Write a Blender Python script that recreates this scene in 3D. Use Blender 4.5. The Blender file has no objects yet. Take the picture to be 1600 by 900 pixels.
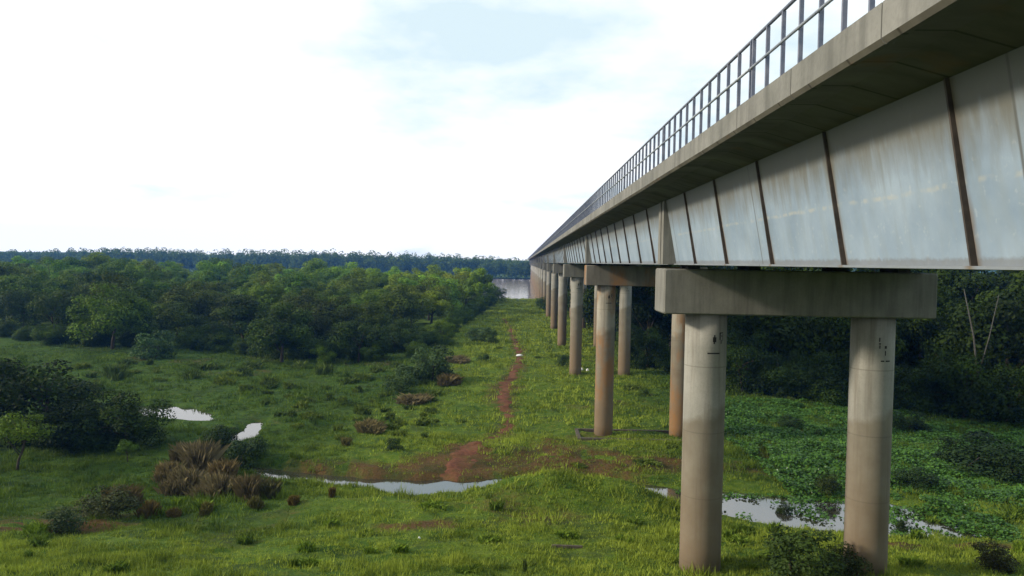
import bpy, math, random
import numpy as np
from mathutils import Matrix, Vector
random.seed(7); RNG = np.random.default_rng(11)
S = bpy.context.scene; C = S.collection
R = math.radians

# ------------------------------------------------------------------ camera
CZ = 14.2; F = 1180.0
YAW, PITCH, ROLL = 17.3/F, 40.3/F, 0.018
cam = bpy.data.cameras.new('camera'); co = bpy.data.objects.new('camera', cam); C.objects.link(co)
cam.sensor_width = 36; cam.lens = F/1600*36; cam.clip_start = .1; cam.clip_end = 9000
CM = Matrix.Rotation(YAW,3,'Z') @ Matrix.Rotation(math.pi/2-PITCH,3,'X') @ Matrix.Rotation(ROLL,3,'Z')
co.matrix_world = Matrix.Translation((0,0,CZ)) @ CM.to_4x4()
S.camera = co
# ------------------------------------------------------------------ sky, sun, exposure
SUN_EL, SUN_AZ = R(24), R(-100)            # azimuth from +Y (along the bridge), negative = left
w = bpy.data.worlds.new('World'); S.world = w; w.use_nodes = True
nt = w.node_tree; N = nt.nodes; L = nt.links; N.clear()
out = N.new('ShaderNodeOutputWorld'); bg = N.new('ShaderNodeBackground'); bg.inputs[1].default_value = .11
sky = N.new('ShaderNodeTexSky'); sky.sky_type = 'NISHITA'; sky.sun_disc = False
sky.sun_elevation = SUN_EL; sky.sun_rotation = SUN_AZ; sky.air_density = 1.0; sky.dust_density = 1.5
tc = N.new('ShaderNodeTexCoord'); sp = N.new('ShaderNodeSeparateXYZ'); L.new(tc.outputs['Generated'], sp.inputs[0])
ad = N.new('ShaderNodeMath'); ad.operation = 'ADD'; ad.inputs[1].default_value = .22; L.new(sp.outputs[2], ad.inputs[0])
mx_ = N.new('ShaderNodeMath'); mx_.operation = 'MAXIMUM'; mx_.inputs[1].default_value = .05; L.new(ad.outputs[0], mx_.inputs[0])
dx = N.new('ShaderNodeMath'); dx.operation = 'DIVIDE'; L.new(sp.outputs[0], dx.inputs[0]); L.new(mx_.outputs[0], dx.inputs[1])
dy = N.new('ShaderNodeMath'); dy.operation = 'DIVIDE'; L.new(sp.outputs[1], dy.inputs[0]); L.new(mx_.outputs[0], dy.inputs[1])
cb = N.new('ShaderNodeCombineXYZ'); L.new(dx.outputs[0], cb.inputs[0]); L.new(dy.outputs[0], cb.inputs[1]); cb.inputs[2].default_value = 3.3
no = N.new('ShaderNodeTexNoise'); no.inputs['Scale'].default_value = 1.15; no.inputs['Detail'].default_value = 7; no.inputs['Roughness'].default_value = .55
L.new(cb.outputs[0], no.inputs['Vector'])
# clouds thicken towards the left (towards the hidden sun) and the horizon
az = N.new('ShaderNodeMath'); az.operation = 'MULTIPLY_ADD'; L.new(sp.outputs[0], az.inputs[0]); az.inputs[1].default_value = -.28; L.new(no.outputs[0], az.inputs[2])
hz = N.new('ShaderNodeMath'); hz.operation = 'MULTIPLY_ADD'; L.new(sp.outputs[2], hz.inputs[0]); hz.inputs[1].default_value = -.3; L.new(az.outputs[0], hz.inputs[2])
rp = N.new('ShaderNodeValToRGB'); L.new(hz.outputs[0], rp.inputs[0])
rp.color_ramp.elements[0].position = .3; rp.color_ramp.elements[0].color = (0,0,0,1)
rp.color_ramp.elements[1].position = .48; rp.color_ramp.elements[1].color = (1,1,1,1)
mixv = N.new('ShaderNodeMixRGB'); L.new(rp.outputs[0], mixv.inputs[0]); mixv.inputs[1].default_value = (8.2,9.9,10.5,1); mixv.inputs[2].default_value = (14,14,13.8,1)
mixc = N.new('ShaderNodeMixRGB'); mixc.inputs[0].default_value = .88; L.new(sky.outputs[0], mixc.inputs[1]); L.new(mixv.outputs[0], mixc.inputs[2])
L.new(mixc.outputs[0], bg.inputs[0]); L.new(bg.outputs[0], out.inputs[0])
sl = bpy.data.lights.new('sun','SUN'); sl.energy = 4.6; sl.angle = R(6); sl.color = (1,.9,.74)
so = bpy.data.objects.new('sun', sl); C.objects.link(so)
sd = Vector((math.sin(SUN_AZ)*math.cos(SUN_EL), math.cos(SUN_AZ)*math.cos(SUN_EL), math.sin(SUN_EL)))
so.rotation_euler = (-sd).to_track_quat('-Z','Y').to_euler(); so.location = sd*200
vs = S.view_settings; vs.view_transform = 'Standard'; vs.look = 'None'; vs.gamma = 1; vs.use_curve_mapping = False
vs.exposure = -.1
S.render.engine = 'CYCLES'
S.cycles.max_bounces = 6; S.cycles.diffuse_bounces = 2; S.cycles.transparent_max_bounces = 8; S.cycles.volume_bounces = 1

# ------------------------------------------------------------------ helpers
def vnoise(x, y, seed=0):
    xi = np.floor(x).astype(np.int64); yi = np.floor(y).astype(np.int64)
    xf = x-xi; yf = y-yi; u = xf*xf*(3-2*xf); v = yf*yf*(3-2*yf)
    def h(a, b):
        n = (a*374761393 + b*668265263 + seed*974711) & 0x7fffffff
        n = ((n ^ (n >> 13))*1274126177) & 0x7fffffff
        return ((n ^ (n >> 16)) & 0xffff)/65535.0
    return (h(xi,yi)*(1-u)+h(xi+1,yi)*u)*(1-v)+(h(xi,yi+1)*(1-u)+h(xi+1,yi+1)*u)*v
def fbm(x, y, seed=0, o=4):
    s = 0; a = .5; t = 0
    for k in range(o):
        s = s+a*vnoise(x*2**k+k*17.3, y*2**k-k*9.1, seed+k); t += a; a *= .55
    return s/t
def seg_dist(x, y, P):
    """distance to a polyline P of (x, y, halfwidth), minus the local halfwidth"""
    best = np.full(np.shape(x), 1e9)
    for (x0,y0,w0),(x1,y1,w1) in zip(P[:-1], P[1:]):
        dx_, dy_ = x1-x0, y1-y0
        t = np.clip(((x-x0)*dx_+(y-y0)*dy_)/(dx_*dx_+dy_*dy_), 0, 1)
        d = np.hypot(x-x0-t*dx_, y-y0-t*dy_)-(w0+(w1-w0)*t)
        best = np.minimum(best, d)
    return best
def ray(px, py):
    v = CM @ Vector(((px-800)/F, -(py-450)/F, -1)); return v
def plan(px, py, z=0.0):
    v = ray(px, py); t = (z-CZ)/v.z; return v.x*t, v.y*t
def tag(o, label=None, cat=None, group=None, kind=None):
    if label: o['label'] = label
    if cat: o['category'] = cat
    if group: o['group'] = group
    if kind: o['kind'] = kind
    return o
def empty(name, loc=(0,0,0), rz=0):
    o = bpy.data.objects.new(name, None); C.objects.link(o); o.location = loc; o.rotation_euler = (0,0,rz)
    o.empty_display_size = .3; return o
def npmesh(name, V, Fc, mats, attrs=None, smooth=False, midx=None):
    """V (n,3); Fc (m,k) with constant k"""
    V = np.asarray(V, np.float32); Fc = np.asarray(Fc, np.int32); m, k = Fc.shape
    me = bpy.data.meshes.new(name); me.vertices.add(len(V)); me.vertices.foreach_set('co', V.ravel())
    me.loops.add(m*k); me.loops.foreach_set('vertex_index', Fc.ravel())
    me.polygons.add(m); me.polygons.foreach_set('loop_start', np.arange(0, m*k, k, dtype=np.int32))
    try: me.polygons.foreach_set('loop_total', np.full(m, k, np.int32))
    except Exception: pass
    if midx is not None: me.polygons.foreach_set('material_index', np.asarray(midx, np.int32))
    me.polygons.foreach_set('use_smooth', np.full(m, smooth))
    for mt in (mats if isinstance(mats, (list,tuple)) else [mats]): me.materials.append(mt)
    for an, av in (attrs or {}).items():
        a = me.attributes.new(an, 'FLOAT', 'POINT'); a.data.foreach_set('value', np.asarray(av, np.float32))
    me.update(calc_edges=True); me.validate(); return me
def link(name, me, parent=None, loc=None):
    o = bpy.data.objects.new(name, me); C.objects.link(o)
    if parent: o.parent = parent
    if loc is not None: o.location = loc
    return o
class MB:
    def __init__(s): s.v = []; s.f = []; s.m = []; s.sm = []
    def add(s, vs_, fs, mi=0, sm=False):
        b = len(s.v); s.v += [tuple(p) for p in vs_]
        for f in fs: s.f.append(tuple(i+b for i in f)); s.m.append(mi); s.sm.append(sm)
    def box(s, x0,x1,y0,y1,z0,z1, mi=0, bev=0):
        if bev:
            b = bev; prof = []
            xs = (x0,x1); 
            V = []; 
            # chamfered vertical section in x-z extruded along y
            P = [(x0+b,z0),(x1-b,z0),(x1,z0+b),(x1,z1-b),(x1-b,z1),(x0+b,z1),(x0,z1-b),(x0,z0+b)]
            rings = [(y0, b), (y0+b, 0), (y1-b, 0), (y1, b)]
            cx, cz = (x0+x1)/2, (z0+z1)/2
            for (yy, i) in rings:
                for (px_,pz_) in P:
                    V.append((px_-(i if px_>cx else -i)*1.0, yy, pz_-(i if pz_>cz else -i)*1.0))
            Fs = []
            for r in range(3):
                for k in range(8):
                    a = r*8+k; c = r*8+(k+1)%8; Fs.append((a,c,c+8,a+8))
            Fs.append(tuple(range(7,-1,-1))); Fs.append(tuple(range(24,32)))
            s.add(V, Fs, mi); return
        V = [(x0,y0,z0),(x1,y0,z0),(x1,y1,z0),(x0,y1,z0),(x0,y0,z1),(x1,y0,z1),(x1,y1,z1),(x0,y1,z1)]
        s.add(V, [(0,3,2,1),(4,5,6,7),(0,1,5,4),(1,2,6,5),(2,3,7,6),(3,0,4,7)], mi)
    def prism(s, P, y0, y1, mi=0):
        """polygon in x-z extruded along y"""
        n = len(P); V = [(a,y0,b) for a,b in P]+[(a,y1,b) for a,b in P]
        s.add(V, [tuple(range(n)), tuple(range(2*n-1,n-1,-1))]+[(i,i+n,(i+1)%n+n,(i+1)%n) for i in range(n)], mi)
    def loft(s, rings, mi=0, close=True, sm=False, cap=True):
        n = len(rings[0]); V = [p for r in rings for p in r]; Fs = []
        for r in range(len(rings)-1):
            for k in range(n if close else n-1):
                a = r*n+k; c = r*n+(k+1)%n; Fs.append((a,c,c+n,a+n))
        s.add(V, Fs, mi, sm)
        if cap and close:
            b = len(s.v)-len(V)
            s.f.append(tuple(b+i for i in range(n-1,-1,-1))); s.m.append(mi); s.sm.append(False)
            s.f.append(tuple(b+len(V)-n+i for i in range(n))); s.m.append(mi); s.sm.append(False)
    def tube(s, pts, rad, n=8, mi=0, sm=True):
        rings = []; pts = [Vector(p) for p in pts]
        for i, p in enumerate(pts):
            d = (pts[min(i+1,len(pts)-1)]-pts[max(i-1,0)]).normalized()
            u = d.orthogonal().normalized() if i == 0 else (u-d*u.dot(d)).normalized()
            v = d.cross(u); r = rad[i] if isinstance(rad,(list,tuple)) else rad
            rings.append([p+(u*math.cos(t)+v*math.sin(t))*r for t in [2*math.pi*k/n for k in range(n)]])
        s.loft(rings, mi, True, sm)
    def mesh(s, name, mats):
        me = bpy.data.meshes.new(name); me.from_pydata(s.v, [], s.f)
        for mt in (mats if isinstance(mats,(list,tuple)) else [mats]): me.materials.append(mt)
        me.polygons.foreach_set('material_index', s.m); me.polygons.foreach_set('use_smooth', s.sm)
        me.validate(); me.update(); return me
    def build(s, name, mats, parent=None, loc=None): return link(name, s.mesh(name, mats), parent, loc)

# ------------------------------------------------------------------ materials
class NM:
    def __init__(s, name, rough=.8, spec=.3):
        s.m = bpy.data.materials.new(name); s.m.use_nodes = True; s.t = s.m.node_tree; s.n = s.t.nodes; s.l = s.t.links
        s.b = s.n['Principled BSDF']; s.b.inputs['Roughness'].default_value = rough
        s.b.inputs['Specular IOR Level'].default_value = spec
        s.pos = None
    def P(s, kind='pos'):
        if kind == 'obj': return s.n.new('ShaderNodeTexCoord').outputs['Object']
        if s.pos is None: s.pos = s.n.new('ShaderNodeNewGeometry').outputs['Position']
        return s.pos
    def noise(s, scale, detail=4, rough=.55, st=(1,1,1), kind='pos', off=(0,0,0)):
        mp = s.n.new('ShaderNodeMapping'); s.l.new(s.P(kind), mp.inputs[0]); mp.inputs['Scale'].default_value = st; mp.inputs['Location'].default_value = off
        x = s.n.new('ShaderNodeTexNoise'); x.inputs['Scale'].default_value = scale; x.inputs['Detail'].default_value = detail; x.inputs['Roughness'].default_value = rough
        s.l.new(mp.outputs[0], x.inputs['Vector']); return x.outputs[0]
    def ramp(s, v, stops):
        r = s.n.new('ShaderNodeValToRGB'); s.l.new(v, r.inputs[0]); e = r.color_ramp.elements
        while len(e) < len(stops): e.new(.5)
        for k, (p, c) in enumerate(stops):
            e[k].position = p; e[k].color = (c,c,c,1) if isinstance(c,(int,float)) else (*c,1)
        return r.outputs[0]
    def mix(s, f, a, b, mode='MIX'):
        x = s.n.new('ShaderNodeMixRGB'); x.blend_type = mode
        for i, v in enumerate((f,a,b)):
            if isinstance(v,(int,float)): x.inputs[i].default_value = v if i == 0 else (v,v,v,1)
            elif isinstance(v, tuple): x.inputs[i].default_value = (*v,1)
            else: s.l.new(v, x.inputs[i])
        return x.outputs[0]
    def math(s, op, a, b=0.0, c=None, clamp=False):
        x = s.n.new('ShaderNodeMath'); x.operation = op; x.use_clamp = clamp
        for i, v in enumerate((a,b,c)):
            if v is None: continue
            if isinstance(v,(int,float)): x.inputs[i].default_value = v
            else: s.l.new(v, x.inputs[i])
        return x.outputs[0]
    def xyz(s, kind='pos'):
        x = s.n.new('ShaderNodeSeparateXYZ'); s.l.new(s.P(kind), x.inputs[0]); return x.outputs
    def attr(s, name):
        a = s.n.new('ShaderNodeAttribute'); a.attribute_name = name; return a.outputs['Fac']
    def base(s, c):
        if isinstance(c, tuple): s.b.inputs['Base Color'].default_value = (*c,1)
        else: s.l.new(c, s.b.inputs['Base Color'])
    def bump(s, h, strength=.3, dist=.05):
        b = s.n.new('ShaderNodeBump'); b.inputs['Strength'].default_value = strength; b.inputs['Distance'].default_value = dist
        s.l.new(h, b.inputs['Height']); s.l.new(b.outputs[0], s.b.inputs['Normal'])

def leaf_mat(name, c_dark, c_light, trans=.22, objcol=True, rough=.6):
    m = NM(name, rough, .12)
    n1 = m.noise(.55, 3); n2 = m.noise(3.5, 2)
    f = m.math('ADD', m.math('MULTIPLY', n1, .7), m.math('MULTIPLY', n2, .3))
    c = m.mix(m.ramp(f, [(.38,0.0),(.64,1.0)]), c_dark, c_light)
    rnd = m.attr('rnd'); c = m.mix(m.math('MULTIPLY', rnd, .75), c, tuple(min(1,v*1.75) for v in c_light))
    if name == 'grass blades': c = m.mix(m.math('MULTIPLY', m.attr('lush_shade'), .72), c, m.mix(m.ramp(n1, [(.4,0.0),(.62,1.0)]), (.014,.042,.007), (.05,.11,.012)))
    if objcol:
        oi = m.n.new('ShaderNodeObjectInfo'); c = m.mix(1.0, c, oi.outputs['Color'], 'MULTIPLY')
    m.base(c)
    tr = m.n.new('ShaderNodeBsdfTranslucent'); m.l.new(c, tr.inputs[0])
    mx = m.n.new('ShaderNodeMixShader'); mx.inputs[0].default_value = trans
    m.l.new(m.b.outputs[0], mx.inputs[1]); m.l.new(tr.outputs[0], mx.inputs[2])
    m.l.new(mx.outputs[0], m.n['Material Output'].inputs[0]); return m.m
M_leaf = leaf_mat('leaves', (.012,.027,.003), (.085,.125,.01), .25)
M_shrub = leaf_mat('shrub leaves', (.022,.038,.013), (.065,.095,.028), .2)
M_reed = leaf_mat('dry reeds', (.07,.056,.026), (.13,.105,.05), .15)
M_grass = leaf_mat('grass blades', (.06,.1,.011), (.24,.29,.035), .25, False)
M_hy = leaf_mat('broad water leaves', (.02,.055,.01), (.06,.13,.02), .2, False, .3)
def bark():
    m = NM('bark', .9, .1); m.base(m.ramp(m.noise(6, 4, .6, (1,1,.25)), [(.3,(.03,.025,.018)),(.7,(.1,.08,.06))])); return m.m
M_bark = bark()

def ground_mat():
    m = NM('valley ground', .95, .1)
    n1 = m.noise(.16, 5); n2 = m.noise(1.6, 5, .65); n3 = m.noise(9, 4, .7)
    g = m.mix(m.ramp(n1, [(.35,0.0),(.65,1.0)]), (.045,.1,.01), (.11,.17,.016))
    g = m.mix(m.ramp(n2, [(.4,0.0),(.7,.7)]), g, (.19,.24,.025))
    g = m.mix(m.ramp(n3, [(.35,.45),(.6,0.0)]), g, (.02,.035,.01))
    g = m.mix(m.math('MULTIPLY', m.attr('lush_shade'), .75), g, m.mix(m.ramp(n2, [(.35,0.0),(.7,1.0)]), (.012,.035,.006), (.04,.085,.01)))  # darker green mix, partly shade painted into the ground colour
    dry = m.mix(m.ramp(n3, [(.3,0.0),(.7,1.0)]), (.07,.035,.014), (.13,.075,.03))
    k = m.math('ADD', m.attr('dry'), m.math('MULTIPLY', m.math('SUBTRACT', n2, .5), .9), clamp=True)
    g = m.mix(m.ramp(k, [(.3,0.0),(.75,.95)]), g, dry)
    mud = m.mix(m.ramp(n3, [(.3,0.0),(.7,1.0)]), (.03,.02,.012), (.08,.045,.025))
    g = m.mix(m.attr('mud'), g, mud)
    n4 = m.noise(.45, 4, .6, off=(5,2,0)); g = m.mix(m.ramp(n4, [(.36,.6),(.5,0.0)]), g, (.03,.045,.012))
    m.base(g); m.bump(m.math('ADD', n3, m.math('MULTIPLY', n2, 2)), .7, .25); return m.m
M_ground = ground_mat()
def dirt_mat():
    m = NM('red earth', .95, .1); n = m.noise(4, 5, .65); n2 = m.noise(.7,3)
    c = m.mix(m.ramp(n, [(.3,0.0),(.7,1.0)]), (.075,.028,.016), (.175,.07,.038)); c = m.mix(m.ramp(n2,[(.45,0.0),(.7,.6)]), c, (.09,.07,.02))
    m.base(c); m.bump(n, .5, .08); return m.m
M_dirt = dirt_mat()
def water_mat(name, col, rough, bs, bd, scale):
    m = NM(name, rough, .5); m.base(col); m.b.inputs['IOR'].default_value = 1.9
    m.b.inputs['Specular IOR Level'].default_value = .9
    m.bump(m.noise(scale, 3, .5, (1,.5,1)), bs, bd); return m.m
M_water = water_mat('stream water', (.035,.032,.022), .06, .12, .02, 2.2)
M_river = water_mat('river water', (.22,.15,.1), .12, .5, .12, .5)

def concrete(name, c0, c1, stain=None, flood=False, streak=.6, kind='pos', rust=0):
    m = NM(name, .85, .25)
    n1 = m.noise(.9, 5, .6); n2 = m.noise(14, 4, .6); st = m.noise(3.0, 4, .6, (1,1,.09))
    c = m.mix(m.ramp(n1, [(.3,0.0),(.7,1.0)]), c0, c1)
    c = m.mix(m.math('MULTIPLY', m.ramp(st, [(.45,0.0),(.72,1.0)]), streak), c, tuple(v*.45 for v in c0))
    c = m.mix(m.ramp(n2, [(.3,.22),(.55,0.0)]), c, tuple(v*.6 for v in c0))
    if flood:
        o = m.xyz('obj'); p = m.xyz()
        lv = m.math('MULTIPLY_ADD', o[0], -.45, p[2])              # tilted old high-water line
        lv = m.math('ADD', lv, m.math('MULTIPLY', m.noise(1.1,5), .9))
        f = m.ramp(m.math('MULTIPLY_ADD', lv, .1, 0), [(.9,1.0),(.93,0.0)])
        c = m.mix(f, c, m.mix(m.ramp(n1, [(.3,0.0),(.7,1.0)]), (.15,.132,.1), (.21,.19,.148)))
        jt = m.math('ABSOLUTE', m.math('SUBTRACT', m.math('FRACT', m.math('MULTIPLY_ADD', p[2], .41, .2)), .5))
        c = m.mix(m.ramp(jt, [(.004,.45),(.012,0.0)]), c, (.1,.09,.07))
        dr_ = m.noise(2.2, 5, .7, (1,1,.05)); c = m.mix(m.ramp(dr_, [(.52,0.0),(.66,.5)]), c, (.12,.1,.075))
        mudf = m.ramp(m.math('MULTIPLY', m.math('ADD', p[2], m.math('MULTIPLY', n1, 3.0)), .1), [(.35,1.0),(.95,0.0)])
        c = m.mix(m.math('MULTIPLY', mudf, .8), c, (.17,.115,.065))
    if rust:
        rf = m.ramp(m.noise(.55, 4, .6, (1,1,.5), off=(3.1,0,2)), [(.5-rust*.2,0.0),(.62,.85)])
        c = m.mix(rf, c, (.24,.125,.05))
    m.base(c); m.bump(m.math('ADD', n2, m.math('MULTIPLY', n1, 1.5)), .25, .02); return m.m
M_conc = concrete('weathered concrete', (.14,.14,.125), (.225,.22,.2), streak=.7)
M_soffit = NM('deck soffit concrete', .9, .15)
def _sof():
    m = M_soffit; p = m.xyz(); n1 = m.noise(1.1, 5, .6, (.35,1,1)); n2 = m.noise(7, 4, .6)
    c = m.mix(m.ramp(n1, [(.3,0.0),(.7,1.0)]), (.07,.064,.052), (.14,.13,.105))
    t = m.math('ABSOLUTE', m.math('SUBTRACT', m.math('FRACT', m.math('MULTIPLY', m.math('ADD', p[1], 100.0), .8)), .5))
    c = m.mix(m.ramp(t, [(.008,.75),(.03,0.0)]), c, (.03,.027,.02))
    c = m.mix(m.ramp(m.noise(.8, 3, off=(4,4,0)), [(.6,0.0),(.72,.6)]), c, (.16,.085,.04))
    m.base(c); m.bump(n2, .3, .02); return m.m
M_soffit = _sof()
M_cap = concrete('crosshead concrete', (.16,.157,.138), (.23,.225,.2), streak=.6)
M_cap_r = concrete('rust stained crosshead', (.15,.14,.12), (.22,.2,.17), streak=.5, rust=.05)
M_col = concrete('column concrete', (.24,.235,.205), (.32,.31,.275), flood=True, streak=.25)
M_col_r = concrete('rust stained column', (.27,.255,.21), (.35,.32,.26), flood=True, streak=.3, rust=.08)
M_mark = NM('black paint', .7); M_mark.base((.015,.014,.012)); M_mark = M_mark.m

PIER0, SPAN, RIB = 28.3, 34.0, 34.0/9
def web_mat():
    m = NM('painted web', .55, .35)
    p = m.xyz()
    n1 = m.noise(.7, 5, .6); st = m.noise(5, 4, .6, (1,1,.07)); n2 = m.noise(9, 4, .65)
    c = m.mix(m.ramp(n1, [(.3,0.0),(.7,1.0)]), (.185,.25,.325), (.295,.365,.44))
    c = m.mix(m.math('MULTIPLY', m.ramp(st, [(.45,0.0),(.75,1.0)]), .5), c, (.22,.26,.27))
    c = m.mix(m.ramp(n2, [(.6,0.0),(.75,.5)]), c, (.42,.45,.46))
    # rust beside every stiffener
    t = m.math('FRACT', m.math('ADD', m.math('DIVIDE', m.math('SUBTRACT', p[1], PIER0), RIB), 100.5))
    d = m.math('MULTIPLY', m.math('ABSOLUTE', m.math('SUBTRACT', t, .5)), RIB)
    d = m.math('ADD', d, m.math('MULTIPLY', m.math('SUBTRACT', m.noise(1.6,4,.6,(1,1,.3)), .5), .35))
    c = m.mix(m.ramp(d, [(.0,.9),(.04,.55),(.13,0.0)]), c, (.15,.1,.05))
    # plate seam at mid height, uneven, lighter
    z = m.math('ABSOLUTE', m.math('SUBTRACT', m.math('ADD', p[2], m.math('MULTIPLY', n1, .12)), 15.33))
    sf = m.math('MULTIPLY', m.ramp(z, [(.012,1.0),(.05,0.0)]), m.ramp(m.noise(4,3), [(.45,0.0),(.62,.45)]))
    c = m.mix(sf, c, (.42,.4,.33))
    # brown bottom edge dirt and streaky dark brown towards the top
    c = m.mix(m.ramp(m.math('SUBTRACT', p[2], m.math('MULTIPLY', n2, .12)), [(.0,0.0),(1.0,0.0)]), c, c)
    zb = m.math('SUBTRACT', m.math('SUBTRACT', p[2], 14.25), m.math('MULTIPLY', n2, .15))
    c = m.mix(m.ramp(zb, [(.0,.5),(.05,0.0)]), c, (.12,.1,.075))
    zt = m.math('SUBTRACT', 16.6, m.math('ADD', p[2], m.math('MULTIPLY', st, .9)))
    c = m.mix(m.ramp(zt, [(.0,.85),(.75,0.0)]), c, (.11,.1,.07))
    # thin vertical seam between plates
    q = m.math('FRACT', m.math('ADD', m.math('DIVIDE', m.math('SUBTRACT', p[1], 8.3), 9.45), 50.5))
    q = m.math('MULTIPLY', m.math('ABSOLUTE', m.math('SUBTRACT', q, .5)), 9.45)
    c = m.mix(m.ramp(q, [(.012,.8),(.035,0.0)]), c, (.08,.08,.07))
    m.base(c); m.bump(n1, .15, .03); return m.m
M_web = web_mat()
def simple(name, c0, c1, rough=.6, sc=4, metal=0):
    m = NM(name, rough, .4); m.base(m.mix(m.ramp(m.noise(sc,4), [(.35,0.0),(.7,1.0)]), c0, c1)); m.b.inputs['Metallic'].default_value = metal; return m.m
M_rib = simple('stiffener steel', (.025,.02,.016), (.07,.055,.045), .8, 3)
M_rail = simple('railing steel', (.1,.12,.17), (.2,.2,.24), .5, 5, .3)
M_rail2 = simple('handrail steel', (.2,.23,.27), (.36,.38,.4), .45, 5, .3)
M_rubber = simple('bearing', (.03,.03,.03), (.1,.09,.08), .8)
M_wood = simple('old plank', (.05,.04,.03), (.1,.08,.055), .9, 8)
M_white = simple('white plastic', (.6,.6,.6), (.8,.8,.8), .5, 8)

# ------------------------------------------------------------------ terrain
ZW = -.3
STREAM = [(*plan(a,b,ZW), hw) for a,b,hw in
    [(60,600,-1),(215,634,-1),(245,640,.9),(265,645,1.5),(295,650,1.0),(318,655,.0),(330,661,-1.5),(385,659,-1.3),(402,661,-.25),(392,672,-.1),(378,683,.3),(362,692,-.1),(345,702,-1.2),(350,722,-1.2),(395,737,.3),(470,747,.6),(560,757,.7),(640,764,1.25),(690,763,.95),(725,761,.1)]]
STREAM_M = [STREAM[-1],(0,49.8,.2),(6,49.4,.2),(11,46.6,.5)]
STREAM_R = [(11,46.4,.7),(*plan(1060,783,ZW),1.1),(*plan(1150,792,ZW),2.1),(*plan(1230,799,ZW),2.0),(*plan(1320,803,ZW),2.0),(*plan(1400,817,ZW),2.7),(*plan(1440,833,ZW),2.0),(*plan(1560,868,ZW),1.5),(*plan(1800,880,ZW),1.5)]
WPTS = STREAM+STREAM_M[1:]+STREAM_R[1:]
PATH = [(*plan(a,b,0), hw) for a,b,hw in
    [(788,500,.0),(797,512,.15),(803,530,.2),(811,548,.25),(811,566,.3),(803,585,.45),(791,603,.5),(787,625,.35),(794,645,.15),(796,662,.25),(772,685,.0),(742,697,.25),(724,716,.65),(712,735,.65),(703,752,.35)]]
def blob(x, y, px, py, sx, sy):
    a, b = plan(px, py, .3); return np.exp(-((x-a)/sx)**2-((y-b)/sy)**2)
def river_near(x): return 296+8*np.sin(x*.012)+4*np.sin(x*.05+1)
def river_far(x): return 640+14*np.sin(x*.006+1)+6*np.sin(x*.021)
def H(x, y):
    x = np.asarray(x, float); y = np.asarray(y, float)
    p = np.interp(y, [-80,-6,1.5,6,12,20,28.3,35,41,44.5,48,54,62,110,3000], [13.2,13.0,12.4,10.3,7.4,4.1,2.7,1.5,.55,.1,.0,.05,.0,.05,.05])
    n = fbm(x*.06, y*.06, 3, 3)-.5; n2 = fbm(x*.45, y*.45, 9, 4)-.5
    damp = np.clip((y-24)/8, .25, 1)
    n3 = fbm(x*1.5, y*1.5, 13, 3)-.5
    z = p+n*1.0*damp+n2*.6+n3*.22
    z += 1.7*np.exp(-((x-3.2)/5.2)**4-((y-43.2)/2.7)**2)              # grassy hump before the stream
    z += .55*np.exp(-((x+8)/7)**2-((y-40.5)/2.5)**2)
    z += .45*np.exp(-((x-2)/12)**2-((y-56)/4)**2)
    rt = np.clip((x-17)/6,0,1)*np.clip((y-39)/4,0,1)*np.clip((78-y)/8,0,1)*np.clip((90-x)/10,0,1)
    z -= .7*np.clip((x-11)/4,0,1)*np.exp(-((y-40.5)/3.2)**2)
    z = z*(1-rt)+(-.16+n2*.12)*rt                                       # flat marsh on the right
    z = np.where(y > 45, np.maximum(z, -.12), z)
    # wooded banks rise a little
    z += .5*np.clip((-x-30)/40,0,1)*np.clip((y-70)/30,0,1)
    d = seg_dist(x, y, WPTS)+.5*(fbm(x*.9, y*.9, 21, 3)-.5)*1.6
    k = np.clip(1-d/1.6, 0, 1); k = k*k*(3-2*k)
    z = z*(1-k)+(-.62)*k
    # river
    rn, rf = river_near(x), river_far(x)
    inside = np.minimum(y-rn, rf-y)+2.5*n2
    kk = np.clip((inside+5)/10, 0, 1); z = z*(1-kk)+(-2.2)*kk
    z += np.clip((y-700)/900,0,1)**1.5*26*(fbm(x*.0015,y*.0015,44,3)+.1)
    z += np.clip((-x-30)/70,0,1)*6*np.clip((18-y)/20,0,1)
    return z
def masks(x, y):
    n = fbm(x*.5, y*.5, 31, 4)
    dry = .55*np.clip(1-(seg_dist(x,y,PATH))/2.2,0,1)
    for (a,b,sx,sy,k) in [(690,725,4,2,.55),(840,715,5,3,.7),(960,720,4,3,.5),(880,745,4,1.6,.8),(540,725,6,1.6,.55),(640,745,5,1.6,.7),(660,865,3,1.5,.75),(100,860,3,1.5,.75),(720,800,5,2,.35),
                       (910,830,3,1.5,.4),(1230,700,4,2,.55),(1060,720,3,2,.5),(860,690,4,3,.35),(780,610,3,6,.25),(30,870,2,1.2,.6),(1250,880,2,1,.45),(1480,893,5,.8,1.0),(450,740,6,1.5,.3),(1180,730,6,2,.4),(560,560,10,5,.15)]:
        dry = dry+k*blob(x,y,a,b,sx,sy)
    dry = np.clip(dry-.25+.6*n+.35*np.clip((fbm(x*.16,y*.16,93,4)-.55)*5,0,1), 0, 1)*(n > .3)
    mud = np.clip(1-(seg_dist(x,y,WPTS)+1.2*(n-.5))/.9, 0, 1)*.8
    rn, rf = river_near(x), river_far(x)
    mud = np.maximum(mud, np.clip(1-np.abs(rf+3-y)/9,0,1))
    return dry, mud
def lush_shade(x, y):  # wet meadow green plus painted shade, left meadow and under the right wood
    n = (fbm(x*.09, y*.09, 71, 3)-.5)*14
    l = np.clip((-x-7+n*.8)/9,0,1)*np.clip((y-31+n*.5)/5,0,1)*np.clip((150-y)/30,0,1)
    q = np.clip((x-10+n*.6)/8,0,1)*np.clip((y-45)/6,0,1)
    return np.clip(np.maximum(l,q),0,1)
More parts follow.
